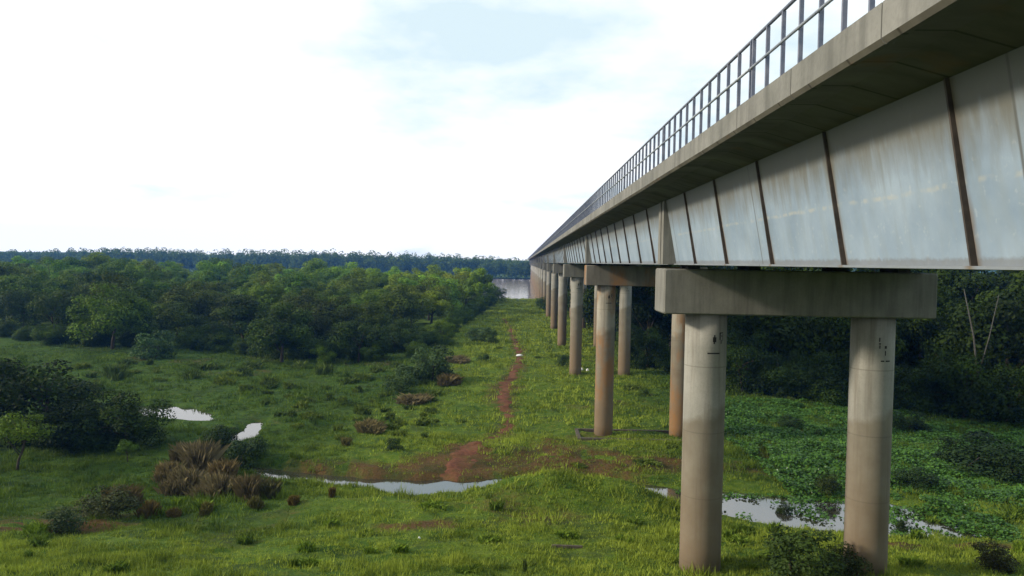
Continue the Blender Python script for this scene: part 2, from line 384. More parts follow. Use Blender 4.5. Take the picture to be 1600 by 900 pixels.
def grow(a, b, step, g, cap=1e9):
    o = [a]
    while o[-1] < b: o.append(o[-1]+step); step = min(step*g, cap)
    return o
ys = np.array([-80,-50,-30,-20,-12]+list(np.arange(-8,22,.8))+list(np.arange(22,74,.3))+grow(74,640,.34,1.018)+grow(645,5200,6,1.16))
xr = list(np.arange(0,44,.33))+grow(44.1,5200,.4,1.07)
xl = sorted(-v for v in list(np.arange(.33,50,.33))+grow(50.1,5200,.4,1.07))
xs = np.array(xl+xr)
X, Y = np.meshgrid(xs, ys); Z = H(X, Y); dr, mu = masks(X, Y)
ni, nj = X.shape
idx = np.arange(ni*nj).reshape(ni,nj)
Fq = np.stack([idx[:-1,:-1],idx[:-1,1:],idx[1:,1:],idx[1:,:-1]],-1).reshape(-1,4)
g = link('ground', npmesh('ground', np.stack([X,Y,Z],-1).reshape(-1,3), Fq, M_ground, {'dry':dr.ravel(),'mud':mu.ravel(),'lush_shade':lush_shade(X,Y).ravel()}, True)); tag(g, kind='structure')
def patch(name, inside, x0,x1,y0,y1, st, zf, mat):
    xx = np.arange(x0,x1,st); yy = np.arange(y0,y1,st); A, B = np.meshgrid(xx,yy); I = inside(A,B)
    idn = np.arange(A.size).reshape(A.shape)
    q = np.stack([idn[:-1,:-1],idn[:-1,1:],idn[1:,1:],idn[1:,:-1]],-1)
    keep = I[:-1,:-1]|I[:-1,1:]|I[1:,1:]|I[1:,:-1]; q = q[keep]
    u, inv = np.unique(q.ravel(), return_inverse=True)
    V = np.stack([A,B,zf(A,B)],-1).reshape(-1,3)[u]
    return link(name, npmesh(name, V, inv.reshape(-1,4), mat, None, True))
flat = lambda z: (lambda a,b: np.full(a.shape, z))
tag(patch('stream_water', lambda a,b: seg_dist(a,b,WPTS) < 2.3, -75,75,36,95,.5, flat(ZW), M_water), kind='structure')
xx = np.linspace(-2500,2500,120)
RV = np.concatenate([np.stack([xx, river_near(xx)-8, xx*0-.45],-1), np.stack([xx, river_far(xx)+8, xx*0-.45],-1)])
ii = np.arange(119)
tag(link('river', npmesh('river', RV, np.stack([ii,ii+1,ii+121,ii+120],-1), M_river)), kind='structure')
def path_z(a, b):
    d = seg_dist(a,b,PATH)+1.5*(fbm(a*1.3,b*1.3,77,4)-.5)
    return H(a,b)+.035-np.clip(d+.05,0,1)*.2
tag(patch('path', lambda a,b: seg_dist(a,b,PATH) < .75, -12,6,44,205,.28, path_z, M_dirt), kind='structure')
def Hs(x, y): return float(H(np.array([x]), np.array([y]))[0])
_T = 3*1.003**np.arange(0,1900)
def G(px, py):
    v = ray(px, py); t = _T/max(v.y,.01)
    hit = np.nonzero(CZ+v.z*t <= H(v.x*t, v.y*t))[0]
    k = hit[0] if len(hit) else len(t)-1
    x, y = v.x*t[k], v.y*t[k]
    return x, y, Hs(x,y)

# ------------------------------------------------------------------ the bridge
LF, LW, LB, BC = 3.9, 5.16, 5.6, 10.0       # fascia, web top, web bottom, centre line
ZB, ZS, ZF0, ZF1 = 14.245, 16.553, 16.715, 17.14
NSP = 19
bridge = empty('concrete_bridge', (0,0,0))
tag(bridge, 'long straight bridge of pale web panels and railing on round concrete columns', 'bridge')
mir = lambda x: 2*BC-x
def deck_span(k, y0, y1):
    m = MB(); rings = []; rng = random.Random(k)
    def ring(y, i, dz=0):
        a = LF+i
        Lp = [(LF+.6,ZF0+.012),(LW-.02,ZS),(mir(LW-.02),ZS),(mir(LF+.6),ZF0+.012),(mir(LF+.05),ZF0-.02+.02),(mir(a),ZF0+.03),(mir(a),ZF1+dz),(mir(LF+.45),ZF1+.015),(BC,ZF1-.15),(LF+.45,ZF1+.015),(a,ZF1+dz),(a,ZF0+.03),(a+.05,ZF0-.03),(a+.12,ZF0-.03),(a+.13,ZF0+.01)]
        return [(x,y,z) for x,z in Lp]
    y = y0; rings.append(ring(y0,0)); step = SPAN/12
    for s_ in range(1,12):
        yy = y0+s_*step; wv = rng.uniform(-.008,.008)
        rings += [ring(yy-.014, wv, wv), ring(yy-.012, .02, -.008), ring(yy+.012, .02, -.008), ring(yy+.014, wv, wv)]
    rings.append(ring(y1,0)); m.loft(rings)
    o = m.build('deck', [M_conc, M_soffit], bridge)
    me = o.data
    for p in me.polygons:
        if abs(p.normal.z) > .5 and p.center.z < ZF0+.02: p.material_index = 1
    return o
def girder_span(y0, y1):
    m = MB()
    m.prism([(LB,ZB+.012),(mir(LB),ZB+.012),(mir(LW),ZS-.003),(LW,ZS-.003)][::-1], y0+.5, y1-.5)
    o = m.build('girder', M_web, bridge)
    f = MB()                                   # bottom flange lip
    f.prism([(LB-.09,ZB-.03),(mir(LB-.09),ZB-.03),(mir(LB-.09),ZB+.01),(LB-.09,ZB+.01)][::-1], y0+.5, y1-.5)
    f.build('flange', M_web, o)
    for ya in (y0+.06, y1-.5):
        e = MB()
        e.prism([(LW-.06,ZB-.02),(mir(LW-.06),ZB-.02),(mir(LW-.06),ZS-.004),(LW-.06,ZS-.004)][::-1], ya, ya+.44)
        e.build('end_diaphragm', M_cap, o)
    return o
def rib_into(m, y, sides=(0,1)):
    for sgn in sides:
        fx = (lambda x: x) if not sgn else mir
        P = [(LB-.085,ZB+.012),(LB+.02,ZB+.012),(LW+.02,ZS-.01),(LW-.055,ZS-.01)]
        P = [(fx(a),b) for a,b in P]
        m.prism(P if sgn else P[::-1], y-.018, y+.018)
far_ribs = MB()
for k in range(-1, NSP):
    y0 = PIER0+SPAN*k+.02; y1 = PIER0+SPAN*(k+1)-.02
    deck_span(k, y0, y1); gd = girder_span(y0, y1)
    for j in range(1,9):
        yy = PIER0+SPAN*k+RIB*j
        if k < 10:
            m = MB(); rib_into(m, yy, (0,)); m.build('stiffener', M_rib, gd); rib_into(far_ribs, yy, (1,))
        else: rib_into(far_ribs, yy)
tag(far_ribs.build('stiffener', M_rib, bridge), 'web stiffeners of the far spans and the far side', kind='stuff')

# piers: crosshead (> column x2, bearing x2)
def column_mesh(z0, marks, mats, H0=12.43):
    m = MB(); n = 40; h = H0-z0; r = .76
    rings = []
    for z in [z0]+list(np.arange(z0+1.5, H0-.2, 1.5))+[H0]:
        rings.append([(r*math.cos(2*math.pi*i/n), r*math.sin(2*math.pi*i/n), z) for i in range(n)])
    m.loft(rings, 0, True, True)
    if marks:
        def pm(a0,a1,za,zb):                    # a small painted mark bent round the shaft, facing -Y
            rr = r+.004; k = 4; V = []
            for i in range(k+1):
                a = R(-90+a0+(a1-a0)*i/k); V += [(rr*math.cos(a), rr*math.sin(a), za), (rr*math.cos(a), rr*math.sin(a), zb)]
            m.add(V, [(2*i,2*i+2,2*i+3,2*i+1) for i in range(k)], 1)
        for q in marks: pm(*q)
    return m.mesh('column', mats)
MK1 = [(-8,28,10.98,11.03),(6,16,11.42,11.6),(9,13,11.6,11.68),(8,12,11.35,11.42),(26,30,11.5,11.75),(32,36,11.62,11.66),(31,34,11.35,11.5),(38,40,11.45,11.72),(26,40,11.74,11.77)]
MK2 = [(-2,8,10.82,10.87),(12,26,10.82,10.87),(8,14,11.3,11.4),(9,12,11.05,11.22),(-8,-3,11.45,11.5),(-7,-4,11.3,11.42),(-8,-5,11.55,11.7)]
ZC1 = 14.2-.13; ZC0 = 12.43
for k in range(NSP):
    yc = PIER0+SPAN*k
    rusty = k == 1
    m = MB(); m.box(5.1, 14.9, yc-.95, yc+.95, ZC0, ZC1, 0, .045)
    cap = m.build('pier_crosshead', M_cap_r if rusty else M_cap, bridge)
    if rusty: cap['label'] = 'crosshead stained orange with rust'
    for xc in (6.87, 13.07):
        zg = min(Hs(xc, yc), Hs(xc, yc-1))-.6
        mk = (MK1 if xc < 10 else MK2) if k < 3 else None
        o = link('column', column_mesh(zg, mk, [M_col_r if rusty else M_col, M_mark]), cap, (xc, yc, 0))
    for xb in (6.2, 8.4, 11.6, 13.8):
        for ya in (-.72, .3):
            b = MB(); b.box(xb-.22, xb+.22, yc+ya, yc+ya+.42, ZC1+.002, ZB-.032)
            if k < 4: b.build('bearing', M_rubber, cap)
# abutment at the near end
m = MB(); m.box(4.9, 15.1, PIER0-SPAN-3.5, PIER0-SPAN+1.0, 8, ZC1, 0, .05); m.build('abutment', M_cap, bridge)

# railing: panels of rails with posts
PANEL = SPAN/4; NP = 11; PY = 13.6
def rails(m, y0, y1, xr_):
    m.tube([(xr_,y0,ZF1+1.08),(xr_,y1,ZF1+1.08)], .03, 8)
    m2 = MB(); m2.tube([(xr_-.045,y0,ZF1+.56),(xr_-.045,y1,ZF1+.56)], .024, 8); return m2
def post_mesh():
    m = MB(); m.box(-.03,.03,-.022,.022,-.03,1.056); return m.mesh('post', M_rail)
PM = post_mesh(); far_posts = MB(); cnt = 0
for side in (0,1):
    xr_ = LF+.1 if not side else mir(LF+.1)
    k0 = -2
    yend = PIER0+SPAN*NSP
    k = k0
    while PY+PANEL*(k+1) < yend:
        y0 = PY+PANEL*k; y1 = y0+PANEL
        m = MB(); m2 = rails(m, y0+.03, y1-.03, xr_); rl = m.build('railing', M_rail, bridge); m2.build('middle_rail', M_rail2, rl)
        for j in range(NP+1):
            yy = y0+.07+(PANEL-.14)*j/NP
            if side == 0 and 3.5 < yy and cnt < 100:
                o = bpy.data.objects.new('post', PM); C.objects.link(o); o.parent = rl; o.location = (xr_, yy, ZF1); cnt += 1
            elif side == 0 or j % 2 == 0: far_posts.box(xr_-.03, xr_+.03, yy-.022, yy+.022, ZF1-.03, ZF1+1.056)
        k += 1
tag(far_posts.build('post', M_rail, bridge), 'far railing posts running out over the river', kind='stuff')

# footing frame round the second pier's columns
def footing():
    yc = PIER0+SPAN; m = MB(); x0,x1,y0,y1 = 4.6,15.4,yc-2.0,yc+1.6; t = .3
    zt = Hs(7,yc-1.8)+.1
    m.box(x0,x1,y0,y0+t,zt-.7,zt,0,.02); m.box(x0,x1,y1-t,y1,zt-.7,zt,0,.02)
    m.box(x0,x0+t,y0+t+.004,y1-t-.004,zt-.7,zt-.004,0,.02); m.box(x1-t,x1,y0+t+.004,y1-t-.004,zt-.7,zt-.004,0,.02)
    tag(m.build('concrete_footing', M_wood), 'low dark kerb frame round the feet of the second pair of columns', 'footing')
footing()

# ------------------------------------------------------------------ foliage makers
def leaf_quads(Pt, Nn, size, asp=.6, rng=RNG):
    n = len(Pt); a = rng.normal(size=(n,3)); t = np.cross(Nn, a); t /= np.linalg.norm(t,axis=1)[:,None]+1e-9
    b = np.cross(Nn, t); s = size[:,None]
    V = np.stack([Pt-t*s*.5, Pt-b*s*.5*asp+Nn*s*.06, Pt+t*s*.5, Pt+b*s*.5*asp+Nn*s*.06], 1).reshape(-1,3)
    return V, np.arange(4*n).reshape(-1,4)
def crown_mesh(name, seed, Rr, z0, z1, nlobe, nleaf, leaf, mat, under=-.2, lob=(.26,.42)):
    rng = np.random.default_rng(seed)
    cz = z0+(z1-z0)*.42; hz_ = (z1-cz)
    lobes = []; 
    for i in range(nlobe):
        u = rng.uniform(under, 1); th = rng.uniform(0, 2*np.pi); q = math.sqrt(max(0,1-u*u)); rr = rng.uniform(.5,.84)*rng.uniform(.85,1.12)
        h_ = hz_ if u > 0 else (cz-z0)*1.6
        lr = rng.uniform(*lob)*Rr*(1.0 if u < .6 else .85)
        lobes.append((Rr*q*math.cos(th)*rr, Rr*q*math.sin(th)*rr, cz+u*h_*rr, lr))
    lobes.append((0,0,cz,Rr*.45))
    LB_ = np.array(lobes); lrnd = rng.random(len(LB_))**1.6; wt = LB_[:,3]**2; pick = rng.choice(len(LB_), nleaf, p=wt/wt.sum())
    d = rng.normal(size=(nleaf,3)); d[:,2] += .35; d /= np.linalg.norm(d,axis=1)[:,None]
    rad = LB_[pick,3]*(1-np.abs(rng.normal(0,.1,nleaf)))*(1+(rng.random(nleaf) < .08)*rng.uniform(0,.35,nleaf))
    Pt = LB_[pick,:3]+d*rad[:,None]*np.array([1,1,.72])
    # small twigs clump leaves together
    cl = rng.normal(0,.12*Rr,(nleaf//14+1,3))[np.arange(nleaf)//14]*.2
    Pt = Pt+cl
    Nn = d*1.1+rng.normal(0,.42,(nleaf,3)); Nn[:,2] += .25; Nn /= np.linalg.norm(Nn,axis=1)[:,None]
    size = leaf*rng.uniform(.55,1.4,nleaf)
    keep = Pt[:,2] > z0*.75; Pt, Nn, size = Pt[keep], Nn[keep], size[keep]
    V, Fc = leaf_quads(Pt, Nn, size, .65, rng)
    return npmesh(name, V, Fc, mat, {'rnd': np.repeat(np.clip(.35*rng.random(len(Pt))+.8*lrnd[pick[keep]]-.05,0,1),4)}), LB_
def trunk_mesh(seed, LB_, hbase, r0, nl=7, lean=.6):
    rng = random.Random(seed); m = MB()
    bx_, by_ = rng.uniform(-lean,lean), rng.uniform(-lean,lean)
    m.tube([(0,0,-.5),(bx_*.3,by_*.3,hbase*.35),(bx_*.8,by_*.6,hbase*.7),(bx_,by_,hbase)], [r0*1.35,r0,r0*.85,r0*.7], 8)
    for i in sorted(range(len(LB_)), key=lambda i: rng.random())[:nl]:
        x,y,z,_ = LB_[i]; s0 = rng.uniform(.35,1); st = (bx_*s0,by_*s0,hbase*s0)
        md = (st[0]*.5+x*.5, st[1]*.5+y*.5, st[2]+(max(z,hbase)-st[2])*.62)
        m.tube([st, md, (x,y,z)], [r0*.5, r0*.33, r0*.1], 6)
    return m.mesh('trunk', M_bark)
KINDS = {}
def kind(name, seed, Rr, z0, z1, nlobe, nleaf, leaf, r0, hb, mat=M_leaf, under=-.2, nl=7, lob=(.26,.42)):
    cm, lb = crown_mesh('crown', seed, Rr, z0, z1, nlobe, nleaf, leaf, mat, under, lob)
    KINDS[name] = (cm, trunk_mesh(seed, lb, hb, r0, nl), z1, Rr)
for i in range(6): kind(f'broad{i}', 100+i, 5.8, .5+.3*(i%3), 10.5, 24+2*i, 10000, .36, .22, 4.2, under=-.7, lob=(.22,.4))
for i in range(5): kind(f'tall{i}', 200+i, 5.2, 1.6, 14.0, 26+i, 10000, .4, .26, 7, under=-.7, lob=(.2,.4))
for i in range(4): kind(f'shrub{i}', 300+i, 1.4, .0, 2.3, 22, 3600, .13, .05, .9, M_shrub, -.95, 6)
for i in range(3): kind(f'bush{i}', 350+i, 4.0, .0, 6.2, 36, 12500, .22, .14, 2.6, M_leaf, -.95, 8, (.2,.36))
for i in range(3): kind(f'tree_small{i}', 380+i, 1.7, 1.3, 3.7, 16, 2600, .15, .07, 1.9, M_leaf, -.2, 7, (.25,.4))
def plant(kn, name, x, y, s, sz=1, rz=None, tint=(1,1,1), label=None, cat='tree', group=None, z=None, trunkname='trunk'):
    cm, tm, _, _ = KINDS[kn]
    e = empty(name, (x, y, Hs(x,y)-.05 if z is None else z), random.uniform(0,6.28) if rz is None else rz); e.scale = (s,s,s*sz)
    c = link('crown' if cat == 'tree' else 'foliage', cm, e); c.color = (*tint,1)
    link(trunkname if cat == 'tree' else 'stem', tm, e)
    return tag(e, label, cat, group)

# ---- the wood on the left
def inpoly(x, y, P):
    c = False; n = len(P)
    for i in range(n):
        x0,y0 = P[i]; x1,y1 = P[(i+1)%n]
        if (y0 > y) != (y1 > y) and x < (x1-x0)*(y-y0)/(y1-y0)+x0: c = not c
    return c
def scatter(P, dist, n, seed):
    rng = random.Random(seed); xs_ = [p[0] for p in P]; ys_ = [p[1] for p in P]; out_ = []
    for _ in range(n):
        x = rng.uniform(min(xs_),max(xs_)); y = rng.uniform(min(ys_),max(ys_))
        if not inpoly(x,y,P): continue
        dd = dist(x,y)
        if all((x-a)**2+(y-b)**2 > dd*dd for a,b in out_): out_.append((x,y))
    return out_
PL = [(-150,132),(-95,129),(-70,124),(-52,120),(-34,112),(-26,112),(-22,132),(-19,158),(-17,192),(-16,230),(-18,280),(-235,284),(-150,150)]
lw = scatter(PL, lambda x,y: 7.2 if y < 170 else 9.3, 6000, 5)
lw = [p for p in lw if p[0]/p[1] > -.76]
lw.sort(key=lambda p: p[1])
for i,(x,y) in enumerate(lw[:285]):
    front = y < 150
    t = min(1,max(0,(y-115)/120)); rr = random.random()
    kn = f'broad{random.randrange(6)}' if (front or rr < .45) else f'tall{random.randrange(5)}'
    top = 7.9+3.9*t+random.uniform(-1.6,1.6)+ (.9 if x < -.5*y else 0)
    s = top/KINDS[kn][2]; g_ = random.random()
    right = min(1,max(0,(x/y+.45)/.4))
    v_ = (.6+.95*g_)*(1.1+.55*right)*(.42+.75*t); tint = (v_*random.uniform(.75,1.15)*(1+.12*right), v_, v_*random.uniform(.4,.9))  # tint also paints shade on front rows and sunlight towards far right
    hor = max(s, .82)
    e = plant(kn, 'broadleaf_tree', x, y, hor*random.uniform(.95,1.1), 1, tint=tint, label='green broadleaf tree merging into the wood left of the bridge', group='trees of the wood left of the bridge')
    e.scale.z = s
# edge trees that stand out; dark front tints partly hold painted shade
def ped(px, py): return G(px, py)
for (px,py,kn,s,sz,tint,lab) in [
    (748,488,'tall1',.98,1.0,(1.6,1.7,.8),'tallest bright green tree at the river end of the left wood'),
    (775,474,'broad2',.62,1.0,(.8,.9,.8),'dark tree whose low branch reaches over the river'),
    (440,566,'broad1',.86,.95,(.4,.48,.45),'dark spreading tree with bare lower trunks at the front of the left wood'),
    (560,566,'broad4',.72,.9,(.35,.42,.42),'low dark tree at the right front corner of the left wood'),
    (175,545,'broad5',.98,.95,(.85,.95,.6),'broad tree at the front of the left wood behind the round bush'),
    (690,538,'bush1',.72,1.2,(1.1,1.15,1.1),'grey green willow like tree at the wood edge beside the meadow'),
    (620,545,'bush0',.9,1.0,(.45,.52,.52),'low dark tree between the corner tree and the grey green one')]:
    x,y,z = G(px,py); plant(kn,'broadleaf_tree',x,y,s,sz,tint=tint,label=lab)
for i in range(26):
    px = 5+i*26+random.uniform(-9,9); py = np.interp(px,[0,60,110,300,420,560,640,700],[532,545,545,552,566,569,552,530])-4
    if 215 < px < 275: continue
    x,y,z = G(px,py); g_ = random.random(); s_ = random.uniform(.4,.8)
    plant(f'bush{i%3}','edge_shrub',x,y+2,s_,random.uniform(.8,1.1),tint=(.3+.3*g_,.38+.3*g_,.35),label='dark shrub along the front edge of the wood left of the bridge',cat='shrub',group='shrubs along the front of the left wood')  # low tint partly paints the shade at the wood's front
for (px,py,s_) in [(706,528,.55),(716,518,.6),(724,508,.7),(733,502,.75),(742,496,.7),(752,490,.8),(760,484,.8),(768,479,.9),(664,556,.5),(598,566,.5),(520,572,.45)]:
    x,y,z = G(px,py); g_ = random.random()
    plant(f'bush{random.randrange(3)}','edge_shrub',x-1.5,y+1,s_,random.uniform(.8,1.1),tint=(.6+.4*g_,.7+.4*g_,.5),label='green bush stepping down from the left wood to the grass corridor',cat='shrub',group='bushes along the wood side facing the grass corridor')
# ---- the wood behind the bridge columns
PR = [(17,112),(27,92),(40,80),(52,74),(80,68),(130,66),(150,110),(75,130),(45,200),(38,285),(17,285),(16,180)]
rw = scatter(PR, lambda x,y: 7.0 if y < 120 else 9, 3000, 9)
rw = [p for p in rw if p[0]/p[1] < .95]
for i,(x,y) in enumerate(rw):
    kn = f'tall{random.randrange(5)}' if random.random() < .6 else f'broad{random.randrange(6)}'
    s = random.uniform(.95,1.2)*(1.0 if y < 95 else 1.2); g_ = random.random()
    plant(kn,'broadleaf_tree',x,y,s,1,tint=(.16+.2*g_,.2+.22*g_,.22),label='dark tree merging into the shaded wood behind the bridge columns',group='trees of the shaded wood right of the bridge')  # low tint puts the wood's shade into the leaf colour
edge = [(1010,585),(1060,592),(1160,622),(1215,628),(1270,632),(1310,640),(1400,645),(1440,655),(1490,658),(1540,668),(1590,675)]
for i,(px,py) in enumerate(edge):
    x,y,z = G(px,py-6); plant(f'bush{i%3}','edge_shrub',x+random.uniform(-1,1),y+2,random.uniform(.75,1.15),random.uniform(.9,1.2),tint=(.22,.3,.25),label='dark bushy shrub along the foot of the shaded wood, behind the columns',cat='shrub',group='shrubs along the foot of the shaded wood')  # shade of the wood's foot painted in through the dark tint
# pale leaning trunks seen in the shaded wood
m = MB(); x,y,z = G(1545,668)
m.tube([(0,0,-.3),(-.4,.3,4),(-1.0,.2,8),(-2.2,0,12.5)],[.12,.1,.08,.04],8); m.tube([(-.4,.3,4),(.5,.2,8),(1.3,.3,12)],[.07,.05,.03],8)
M_pale = simple('pale bark', (.04,.038,.033), (.085,.08,.07), .9, 6)
tag(m.build('bare_tree', M_pale, None, (x+1.5,y+3.5,z)), 'thin forked tree with pale bare trunk before the shaded wood at far right', 'tree')

# ---- far bank wood: reads as one blue mass
def far_wood():
    rng = np.random.default_rng(77); VV = []; FF = []; RR = []; base = 0
    unit = []
    for s_ in range(6):
        r2 = np.random.default_rng(900+s_); n = 900
        L_ = [(r2.uniform(-1,1)*.55, r2.uniform(-1,1)*.55, r2.uniform(.25,.86), r2.uniform(.22,.42)) for _ in range(15)]+[(0,0,.45,.5),(0,0,.15,.5)]
        L_ = np.array(L_); pk = r2.integers(0,len(L_),n); d = r2.normal(size=(n,3)); d /= np.linalg.norm(d,axis=1)[:,None]
        P_ = L_[pk,:3]+d*L_[pk,3:4]*np.array([1,1,.42]); Nn = d*.8+r2.normal(0,.4,(n,3)); Nn /= np.linalg.norm(Nn,axis=1)[:,None]
        unit.append((P_,Nn,r2.random(n)))
    for row,(off,nn) in enumerate([(7,150),(16,150),(30,150),(60,110),(330,110)]):
        xs_ = np.linspace(-720 if off < 300 else -900, 330, nn)
        for x in xs_:
            x = x+rng.uniform(-3,3); y = river_far(np.array([x]))[0]+off+rng.uniform(-4,4)
            px = 818+F*x/y
            b = np.interp(px,[-200,0,60,130,200,280,350,420,480,530,600,650,700,740,790,900],[5,4,4,9,12,9,8,11,13,13.5,10.5,9.5,10,6,5,5])
            top = CZ+(b+2)*y/F*(.97 if off < 300 else .9)+rng.uniform(-3.2,1.2)+(rng.random() < .08)*rng.uniform(1,3)-max(0,(16-off))*.3
            z = Hs(x,y); h_ = max(6,top-z); w_ = rng.uniform(5.5,8.5)
            P_,Nn,rd = unit[rng.integers(0,6)]; a = rng.uniform(0,6.28); ca,sa = math.cos(a),math.sin(a)
            Q = np.stack([(P_[:,0]*ca-P_[:,1]*sa)*w_+x,(P_[:,0]*sa+P_[:,1]*ca)*w_+y,P_[:,2]*h_+z],-1)
            V,Fc = leaf_quads(Q,Nn,rng.uniform(.7,1.5,len(Q)),.8,rng); VV.append(V); FF.append(Fc+base); base += len(V); RR.append(np.repeat(rd*.6+rng.uniform(0,.4),4))
    o = link('far_wood', npmesh('far_wood', np.concatenate(VV), np.concatenate(FF), M_leaf, {'rnd':np.concatenate(RR)}))
    tag(o, 'hazy blue wood along the far bank of the river', 'wood', kind='stuff')
far_wood()

# ------------------------------------------------------------------ meadow shrubs and reeds
def pl(px, py, kn, hpx, label, name='shrub', cat='shrub', tint=(1,1,1), wide=1, group=None):
    x,y,z = G(px,py); h = hpx*y/F; s = h/KINDS[kn][2]
    e = plant(kn,name,x,y,s*wide,1,tint=tint,label=label,cat=cat,group=group); e.scale.z = s; return e
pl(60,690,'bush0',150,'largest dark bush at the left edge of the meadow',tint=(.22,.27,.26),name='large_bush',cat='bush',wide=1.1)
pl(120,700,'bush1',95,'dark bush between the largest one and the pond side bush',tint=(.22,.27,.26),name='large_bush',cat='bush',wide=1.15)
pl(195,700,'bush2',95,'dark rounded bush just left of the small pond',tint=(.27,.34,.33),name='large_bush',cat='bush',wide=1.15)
pl(15,612,'bush2',60,'green bush at the left frame edge behind the largest dark bush',tint=(.6,.75,.5),name='large_bush',cat='bush')
pl(25,735,'tree_small0',95,'small pale green tree with slim trunk at the left frame edge',name='small_tree',cat='tree',tint=(1.25,1.3,.9),wide=1.1)
pl(243,560,'shrub0',48,'round grey green bush alone in front of the left wood',tint=(.75,.95,.9),wide=1.15,name='round_bush',cat='bush')
pl(745,533,'shrub1',24,'left of two small round shrubs near the red path',tint=(.8,.9,.8),wide=1.2)
pl(763,535,'shrub2',26,'right of two small round shrubs near the red path',tint=(.8,.9,.8),wide=1.1)
pl(645,600,'shrub3',44,'loose shrub at the meadow edge below the left wood corner',tint=(.75,.85,.7),wide=1.2)
pl(676,595,'shrub0',62,'tallest dark shrub of the pair beside the dry grass below the wood',tint=(.7,.8,.8),wide=1)
pl(625,612,'shrub1',40,'leftmost loose shrub of the cluster below the wood corner',tint=(.8,.9,.7),wide=1.1)
pl(345,705,'shrub2',45,'dark shrub standing at the bend of the stream',tint=(.5,.55,.5),wide=1.1)
pl(385,728,'shrub3',55,'dark shrub on the stream bank above the dry reeds',tint=(.5,.6,.55),wide=1)
pl(615,703,'shrub0',22,'small dark leafy shrub alone in the middle of the meadow',tint=(.5,.6,.5))
pl(755,565,'shrub1',16,'tiny shrub on the grass left of the red path',tint=(.7,.85,.7))
pl(880,572,'shrub2',20,'small shrub at the left of the third column',tint=(.8,.9,.7))
pl(200,722,'tree_small1',38,'small grey leaved sapling in the left meadow',tint=(.9,1.1,1.0),name='small_tree',cat='tree')
pl(100,835,'shrub0',48,'low dark shrub at the lower left on the slope',tint=(.55,.6,.55),wide=1.4)
pl(165,808,'shrub1',58,'brownish shrub on the slope left of the dry reeds',tint=(.75,.6,.55),wide=1.3)
pl(1250,905,'shrub2',85,'leafy green shrub between the two nearest columns',tint=(.6,.7,.45),wide=1.35)
pl(1318,905,'shrub3',62,'dark shrub at the foot of the nearest right column',tint=(.5,.5,.4),wide=1.1)
pl(1555,890,'shrub0',48,'brownish shrub at the lower right corner by the marsh',tint=(.7,.5,.42),wide=1.4)
pl(1292,770,'shrub1',38,'dark shrub on the far stream bank between the nearest columns',tint=(.5,.5,.4),wide=.9)
pl(1225,810,'shrub3',30,'dark plant standing in the water between the nearest columns',tint=(.3,.35,.3),wide=.7)
pl(1408,838,'shrub2',28,'dark plant in the water right of the nearest right column',tint=(.3,.35,.3),wide=.8)
for (a,b,h,w_,lab) in [(1430,762,34,1.7,'low dark thicket in the marsh right of the nearest column'),(1540,735,62,1.8,'tall dark thicket in the marsh at the right edge'),(1500,725,45,1.5,'left shoulder of the marsh thicket near the right edge'),(1590,752,50,1.4,'small thicket in the marsh at the right frame edge'),(1235,668,22,1.5,'low shrub on the shaded grass between the columns, far bank'),(1420,672,34,1.6,'brown shrub at the edge of the shaded wood right of the column')]:
    pl(a,b,'shrub%d'%(int(a)%4),h,lab,tint=(.32,.42,.36),wide=w_)
# far small ones beside the piers
for (a,b,h,lab) in [(862,490,28,'green shrub growing against the fifth column'),(850,484,24,'shrub beside the distant columns near the river'),(1005,618,16,'low tussocky shrub right of the second column')]:
    pl(a,b,'shrub1',h,lab,tint=(.9,1,.5),wide=.9)

def reed_mesh(seed, n, rad, h, mat, lean=.25, wd=.035):
    rng = np.random.default_rng(seed); a = rng.uniform(0,2*np.pi,n); r_ = rad*np.minimum(1,np.abs(rng.normal(0,.5,n))); bx_ = r_*np.cos(a); by_ = r_*np.sin(a)
    q_ = rng.integers(0,14,n); qa = rng.uniform(0,6.28,14); qr = rad*.8*np.sqrt(rng.random(14)); bx_ = bx_*.35+(qr*np.cos(qa))[q_]; by_ = by_*.35+(qr*np.sin(qa))[q_]; r_ = np.minimum(np.hypot(bx_,by_),rad); qh = rng.uniform(.6,1.1,14)[q_]
    hh = h*qh*(rng.uniform(.25,1.0,n)**.9)*(1-.5*(r_/rad)**1.5); la = rng.uniform(0,2*np.pi,n); ll = hh*np.abs(rng.normal(0,lean,n))+hh*.08*r_/rad
    la = np.where(rng.random(n) < .3, a, la)
    wa = rng.uniform(0,np.pi,n); wx, wy = np.cos(wa)*wd*.5, np.sin(wa)*wd*.5
    tx, ty = bx_+np.cos(la)*ll, by_+np.sin(la)*ll; mx2, my2 = bx_+np.cos(la)*ll*.3, by_+np.sin(la)*ll*.3
    z = np.zeros(n)-.1
    V = np.stack([np.stack([bx_-wx,by_-wy,z],-1),np.stack([bx_+wx,by_+wy,z],-1),np.stack([mx2+wx*.9,my2+wy*.9,hh*.6],-1),np.stack([tx,ty,hh],-1)],1).reshape(-1,3)
    return npmesh('reeds', V, np.arange(4*n).reshape(-1,4), mat, {'rnd':np.repeat(rng.random(n),4)})
RM = [reed_mesh(i, 4200, 1.0, 1.3, M_reed, .32, .02) for i in range(3)]
RG = [reed_mesh(20+i, 420, .5, .62, M_shrub, .4, .028) for i in range(3)]
def reeds(px, py, hpx, wpx, label, cat='reeds', name='dry_reeds', tint=(1,1,1), group=None, src=RM):
    x,y,z = G(px,py); me = src[random.randrange(3)]
    o = link(name, me, None, (x,y,z)); h = hpx*y/F; wv = wpx*y/F/2
    k = 1.3 if src is RM else .62; r_ = 1.0 if src is RM else .5
    o.scale = (wv/r_, wv/r_, h/k); o.rotation_euler.z = random.uniform(0,6.28); o.color = (*tint,1)
    return tag(o, label, cat, group)
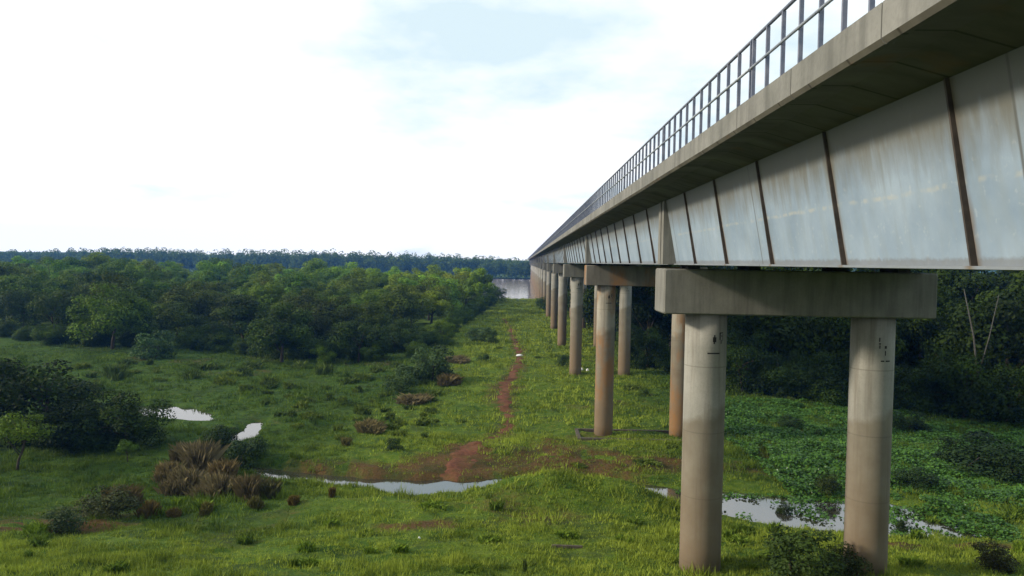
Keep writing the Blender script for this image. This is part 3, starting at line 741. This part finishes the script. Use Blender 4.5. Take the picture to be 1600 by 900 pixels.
for (a,b,h,w_,t,lab) in [(285,768,44,66,(1,1,1),'tall dry brown reed clump, left end of the reed bed by the stream'),
    (335,778,48,70,(1,1,1),'tallest dry brown reed clump in the middle of the bed'),
    (310,735,50,80,(.9,.9,.95),'dry brown reed clump at the back of the bed'),
    (385,783,45,60,(.75,.72,.7),'darker brown reed clump right of the tallest one'),
    (418,778,32,44,(.6,.7,.5),'greenish reed clump at the right end of the bed'),
    (262,748,34,44,(1.1,1.05,.95),'pale dry reed clump at the far left of the bed'),
    (350,752,36,50,(1.1,1.0,.9),'light brown reed clump behind the tallest one'),
    (295,722,34,56,(.75,.75,.75),'short grey brown reed clump nearest the dark bush'),
    (322,805,26,20,(.8,.9,.5),'small upright reed tuft in front of the reed bed'),
    (232,808,34,34,(.9,.8,.55),'brown reed tuft left of the reed bed on the slope'),
    (400,793,22,24,(.7,.8,.5),'small tuft at the front right of the reed bed'),
    (460,788,16,18,(.9,.8,.5),'lone brown tuft right of the reed bed'),
    (272,808,18,24,(.9,.8,.5),'short brown tuft between the slope tuft and the bed'),
    (190,790,34,60,(.7,.65,.55),'dull brown reeds behind the slope shrub'),
    (580,672,20,50,(1.2,1.15,1.0),'wide pale dry tussock in the mid meadow'),
    (652,630,16,60,(1.4,1.25,1.2),'pinkish dry tussock below the wood corner'),
    (715,567,14,40,(1.5,1.3,1.2),'pale dry tussock left of the path beneath the wood'),
    (540,697,15,22,(.9,1,.7),'small brown tussock above the stream left of the path'),
    (700,600,18,40,(.9,.85,.7),'brown dry tussock behind the tallest dark shrub'),
    (520,776,18,14,(.9,.8,.5),'small brown tuft on the near bank of the stream'),
    (820,893,24,6,(.5,.9,.4),'single upright green stalk at the bottom of the slope')]:
    reeds(a,b,h,w_,lab,tint=tuple(min(v,1.15) for v in t))
# dark tussocks in the left meadow
tr_ = random.Random(4); spots = [(505,585,22,38),(510,608,12,20),(480,630,14,26),(415,632,12,20),(420,600,12,30),(548,600,16,40),(570,592,14,30),(385,590,16,26),(350,600,12,30),(300,590,16,34),(330,578,14,40),(395,575,12,36),(470,575,14,40),(440,650,10,20),(515,625,14,18),(535,628,10,16),(560,612,14,20),(600,620,10,22),(640,640,12,24),(610,655,14,24),(625,665,12,18),(180,590,24,40),(130,575,16,40),(150,610,18,36),(200,570,12,30),(590,582,14,26),(530,568,14,30),(620,575,16,22),(660,600,12,20),(450,605,14,26),(490,660,10,16),(500,655,12,16),(710,520,9,18),(680,660,8,14),(560,640,12,20),(720,660,6,18),(1010,725,10,40),(990,608,9,30),(905,730,8,30),(780,545,6,14),(840,560,6,14),(1050,700,8,26)]
for _ in range(75):
    a = tr_.uniform(110,680); b = tr_.uniform(570,690)
    if b > 560+ (a-110)*.05 and not (220 < a < 420 and b > 620): spots.append((a,b,tr_.uniform(7,14)*(b/620)**2,tr_.uniform(14,34)*(b/620)**2))
for _ in range(34):
    a = tr_.uniform(830,1600); b = tr_.uniform(475,560) if a < 900 else tr_.uniform(600,760)
    if a < 900 or a > 1130: spots.append((a,b,tr_.uniform(6,11),tr_.uniform(12,26)))
for _ in range(46):
    a = tr_.uniform(0,1600); b = tr_.uniform(790,895)
    g_ = tr_.random(); reeds(a,b,tr_.uniform(10,24),tr_.uniform(14,50),'taller weedy grass clump on the near slope','weed','weed_clump',(1.3+.6*g_,1.35+.6*g_,.6),'weedy clumps on the near slope',RG)
for (a,b,h,w_) in spots:
    g_ = tr_.random(); reeds(a,b,h*tr_.uniform(.7,1.15),w_*tr_.uniform(.7,1.2),'small dark grassy tussock scattered over the meadow beside the bridge','tussock','tussock',(.8+.7*g_,.85+.5*g_,.6),'dark tussocks scattered over the meadow',RG)

# ------------------------------------------------------------------ grass (stuff)
def grass():
    VV=[];FF=[];RR=[];LL=[];base=0
    for (n,x0,x1,y0,y1,h,wd,nb,sp_) in [(52000,-30,32,20,36,.2,.022,6,.16),(60000,-42,44,36,62,.24,.03,5,.2),(45000,-75,55,62,120,.3,.055,5,.35),(16000,-20,20,120,296,.4,.12,5,.7)]:
        rng = RNG; x = rng.uniform(x0,x1,n); y = rng.uniform(y0,y1,n)
        wet = seg_dist(x,y,WPTS)+.5*(fbm(x*.9,y*.9,21,3)-.5)*1.6 < .75
        pth = seg_dist(x,y,PATH)+1.5*(fbm(x*1.3,y*1.3,77,4)-.5) < .02
        dry,_ = masks(x,y); den = fbm(x*.35,y*.35,51,3)
        zz = H(x,y)
        fade = rng.random(n) < (.25+1.5*np.clip(den-.28,0,1)*1.6)
        k = ~wet & ~pth & (rng.random(n) > dry*.85) & fade & (zz > -.22)
        x,y,zz,den = x[k],y[k],zz[k],den[k]; n = len(x)
        cl = fbm(x*.9,y*.9,58,3); big = h*(.35+.7*np.clip((den-.3)*1.8,0,1)+1.5*np.clip((cl-.55)*4,0,1))*rng.uniform(.6,1.3,n)
        tr2 = np.clip(.25+rng.normal(0,.25,n)+.9*(fbm(x*.22,y*.22,91,3)-.42),0,1)
        X_ = np.repeat(x,nb)+rng.normal(0,sp_*.5,n*nb); Y_ = np.repeat(y,nb)+rng.normal(0,sp_*.5,n*nb); Zb = np.repeat(zz,nb)-.06
        hh = np.repeat(big,nb)*rng.uniform(.6,1.2,n*nb)+.06; la = rng.uniform(0,6.28,n*nb); ll = hh*rng.uniform(.1,.7,n*nb); wa = rng.uniform(0,3.14,n*nb)
        wx,wy = np.cos(wa)*wd,np.sin(wa)*wd
        V = np.stack([np.stack([X_-wx,Y_-wy,Zb],-1),np.stack([X_+wx,Y_+wy,Zb],-1),np.stack([X_+np.cos(la)*ll,Y_+np.sin(la)*ll,Zb+hh],-1)],1).reshape(-1,3)
        VV.append(V); FF.append(np.arange(len(V)).reshape(-1,3)+base); base += len(V); RR.append(np.repeat(tr2,nb*3)*.8); LL.append(np.repeat(lush_shade(x,y),nb*3))
    tag(link('grass', npmesh('grass', np.concatenate(VV), np.concatenate(FF), M_grass, {'rnd':np.concatenate(RR),'lush_shade':np.concatenate(LL)})), 'short green grass over the valley floor and slope', 'grass', kind='stuff')
grass()
def hyacinth():
    rng = RNG; n = 300000; x = rng.uniform(10,62,n); y = rng.uniform(38,80,n)
    d = seg_dist(x,y,WPTS); den = fbm(x*.5,y*.5,61,3); sx = 17+np.clip((44-y),0,9)*.4
    k = (x > sx+3*(den-.5)) & (den > .34) & ((d > -.1+.9*(den-.4)) | (rng.random(n) < .05)) & (H(x,y) < .25)
    # leaves floating into the open water
    k |= (d < .9) & (x > 10) & (fbm(x*.7,y*.7,63,4) > .54) & (rng.random(n) < .45)
    x,y = x[k],y[k]; n = len(x); zz = np.maximum(H(x,y), ZW)+rng.uniform(.1,.5,n)*np.clip(fbm(x*.4,y*.4,66,3)*3-1,.1,1.2)
    Nn = rng.normal(0,.45,(n,3)); Nn[:,2] += 1; Nn /= np.linalg.norm(Nn,axis=1)[:,None]
    V,Fc = leaf_quads(np.stack([x,y,zz],-1),Nn,rng.uniform(.09,.26,n),.85)
    tag(link('water_plants', npmesh('water_plants', V, Fc, M_hy, {'rnd':np.repeat(rng.random(n),4)})), 'mat of broad leaved floating water plants covering the marsh', 'water plants', kind='stuff')
hyacinth()

# ------------------------------------------------------------------ small things
x,y,z = G(812,557)
m = MB(); m.loft([[(.55*math.cos(t)*s_, .3*math.sin(t)*s_, h_) for t in [k*.628 for k in range(10)]] for s_,h_ in [(1,0),(1.05,.12),(.7,.24),(.2,.3)]], 0, True, True)
tag(m.build('white_sack', M_white, None, (x,y,z+.02)), 'small white sack lying on the red path', 'sack')
x,y,z = G(886,858)
m = MB(); m.box(-.65,.65,-.06,.06,-.02,.1,0,.01)
o = tag(m.build('plank', M_wood, None, (x,y,z+.05)), 'old grey plank lying on the grassy slope', 'plank'); o.rotation_euler.z = -.05
for (a,b,lab) in [(909,579,'left of two small white scraps by the foot of the third column'),(918,580,'right of two small white scraps by the foot of the third column'),(1238,882,'tiny white scrap on the grass between the nearest columns'),(655,842,'tiny white scrap on the bare patch of the slope')]:
    x,y,z = G(a,b); s_ = y/300
    m = MB(); m.loft([[(s_*.6*math.cos(t)*q, s_*.5*math.sin(t)*q, h_*s_) for t in [k*1.047 for k in range(6)]] for q,h_ in [(1,0),(.9,.5),(.3,.9)]], 0)
    tag(m.build('litter', M_white, None, (x,y,z)), lab, 'litter')

# ------------------------------------------------------------------ haze
m = MB(); m.box(-1150,700,-90,1250,-4,60)
HZ = bpy.data.materials.new('haze air'); HZ.use_nodes = True; n_ = HZ.node_tree.nodes; n_.remove(n_['Principled BSDF'])
pv = n_.new('ShaderNodeVolumePrincipled'); pv.inputs['Color'].default_value = (.1,.34,1,1); pv.inputs['Density'].default_value = .00022; pv.inputs['Anisotropy'].default_value = .2
HZ.node_tree.links.new(pv.outputs[0], n_['Material Output'].inputs['Volume'])
tag(m.build('haze', HZ), kind='stuff')
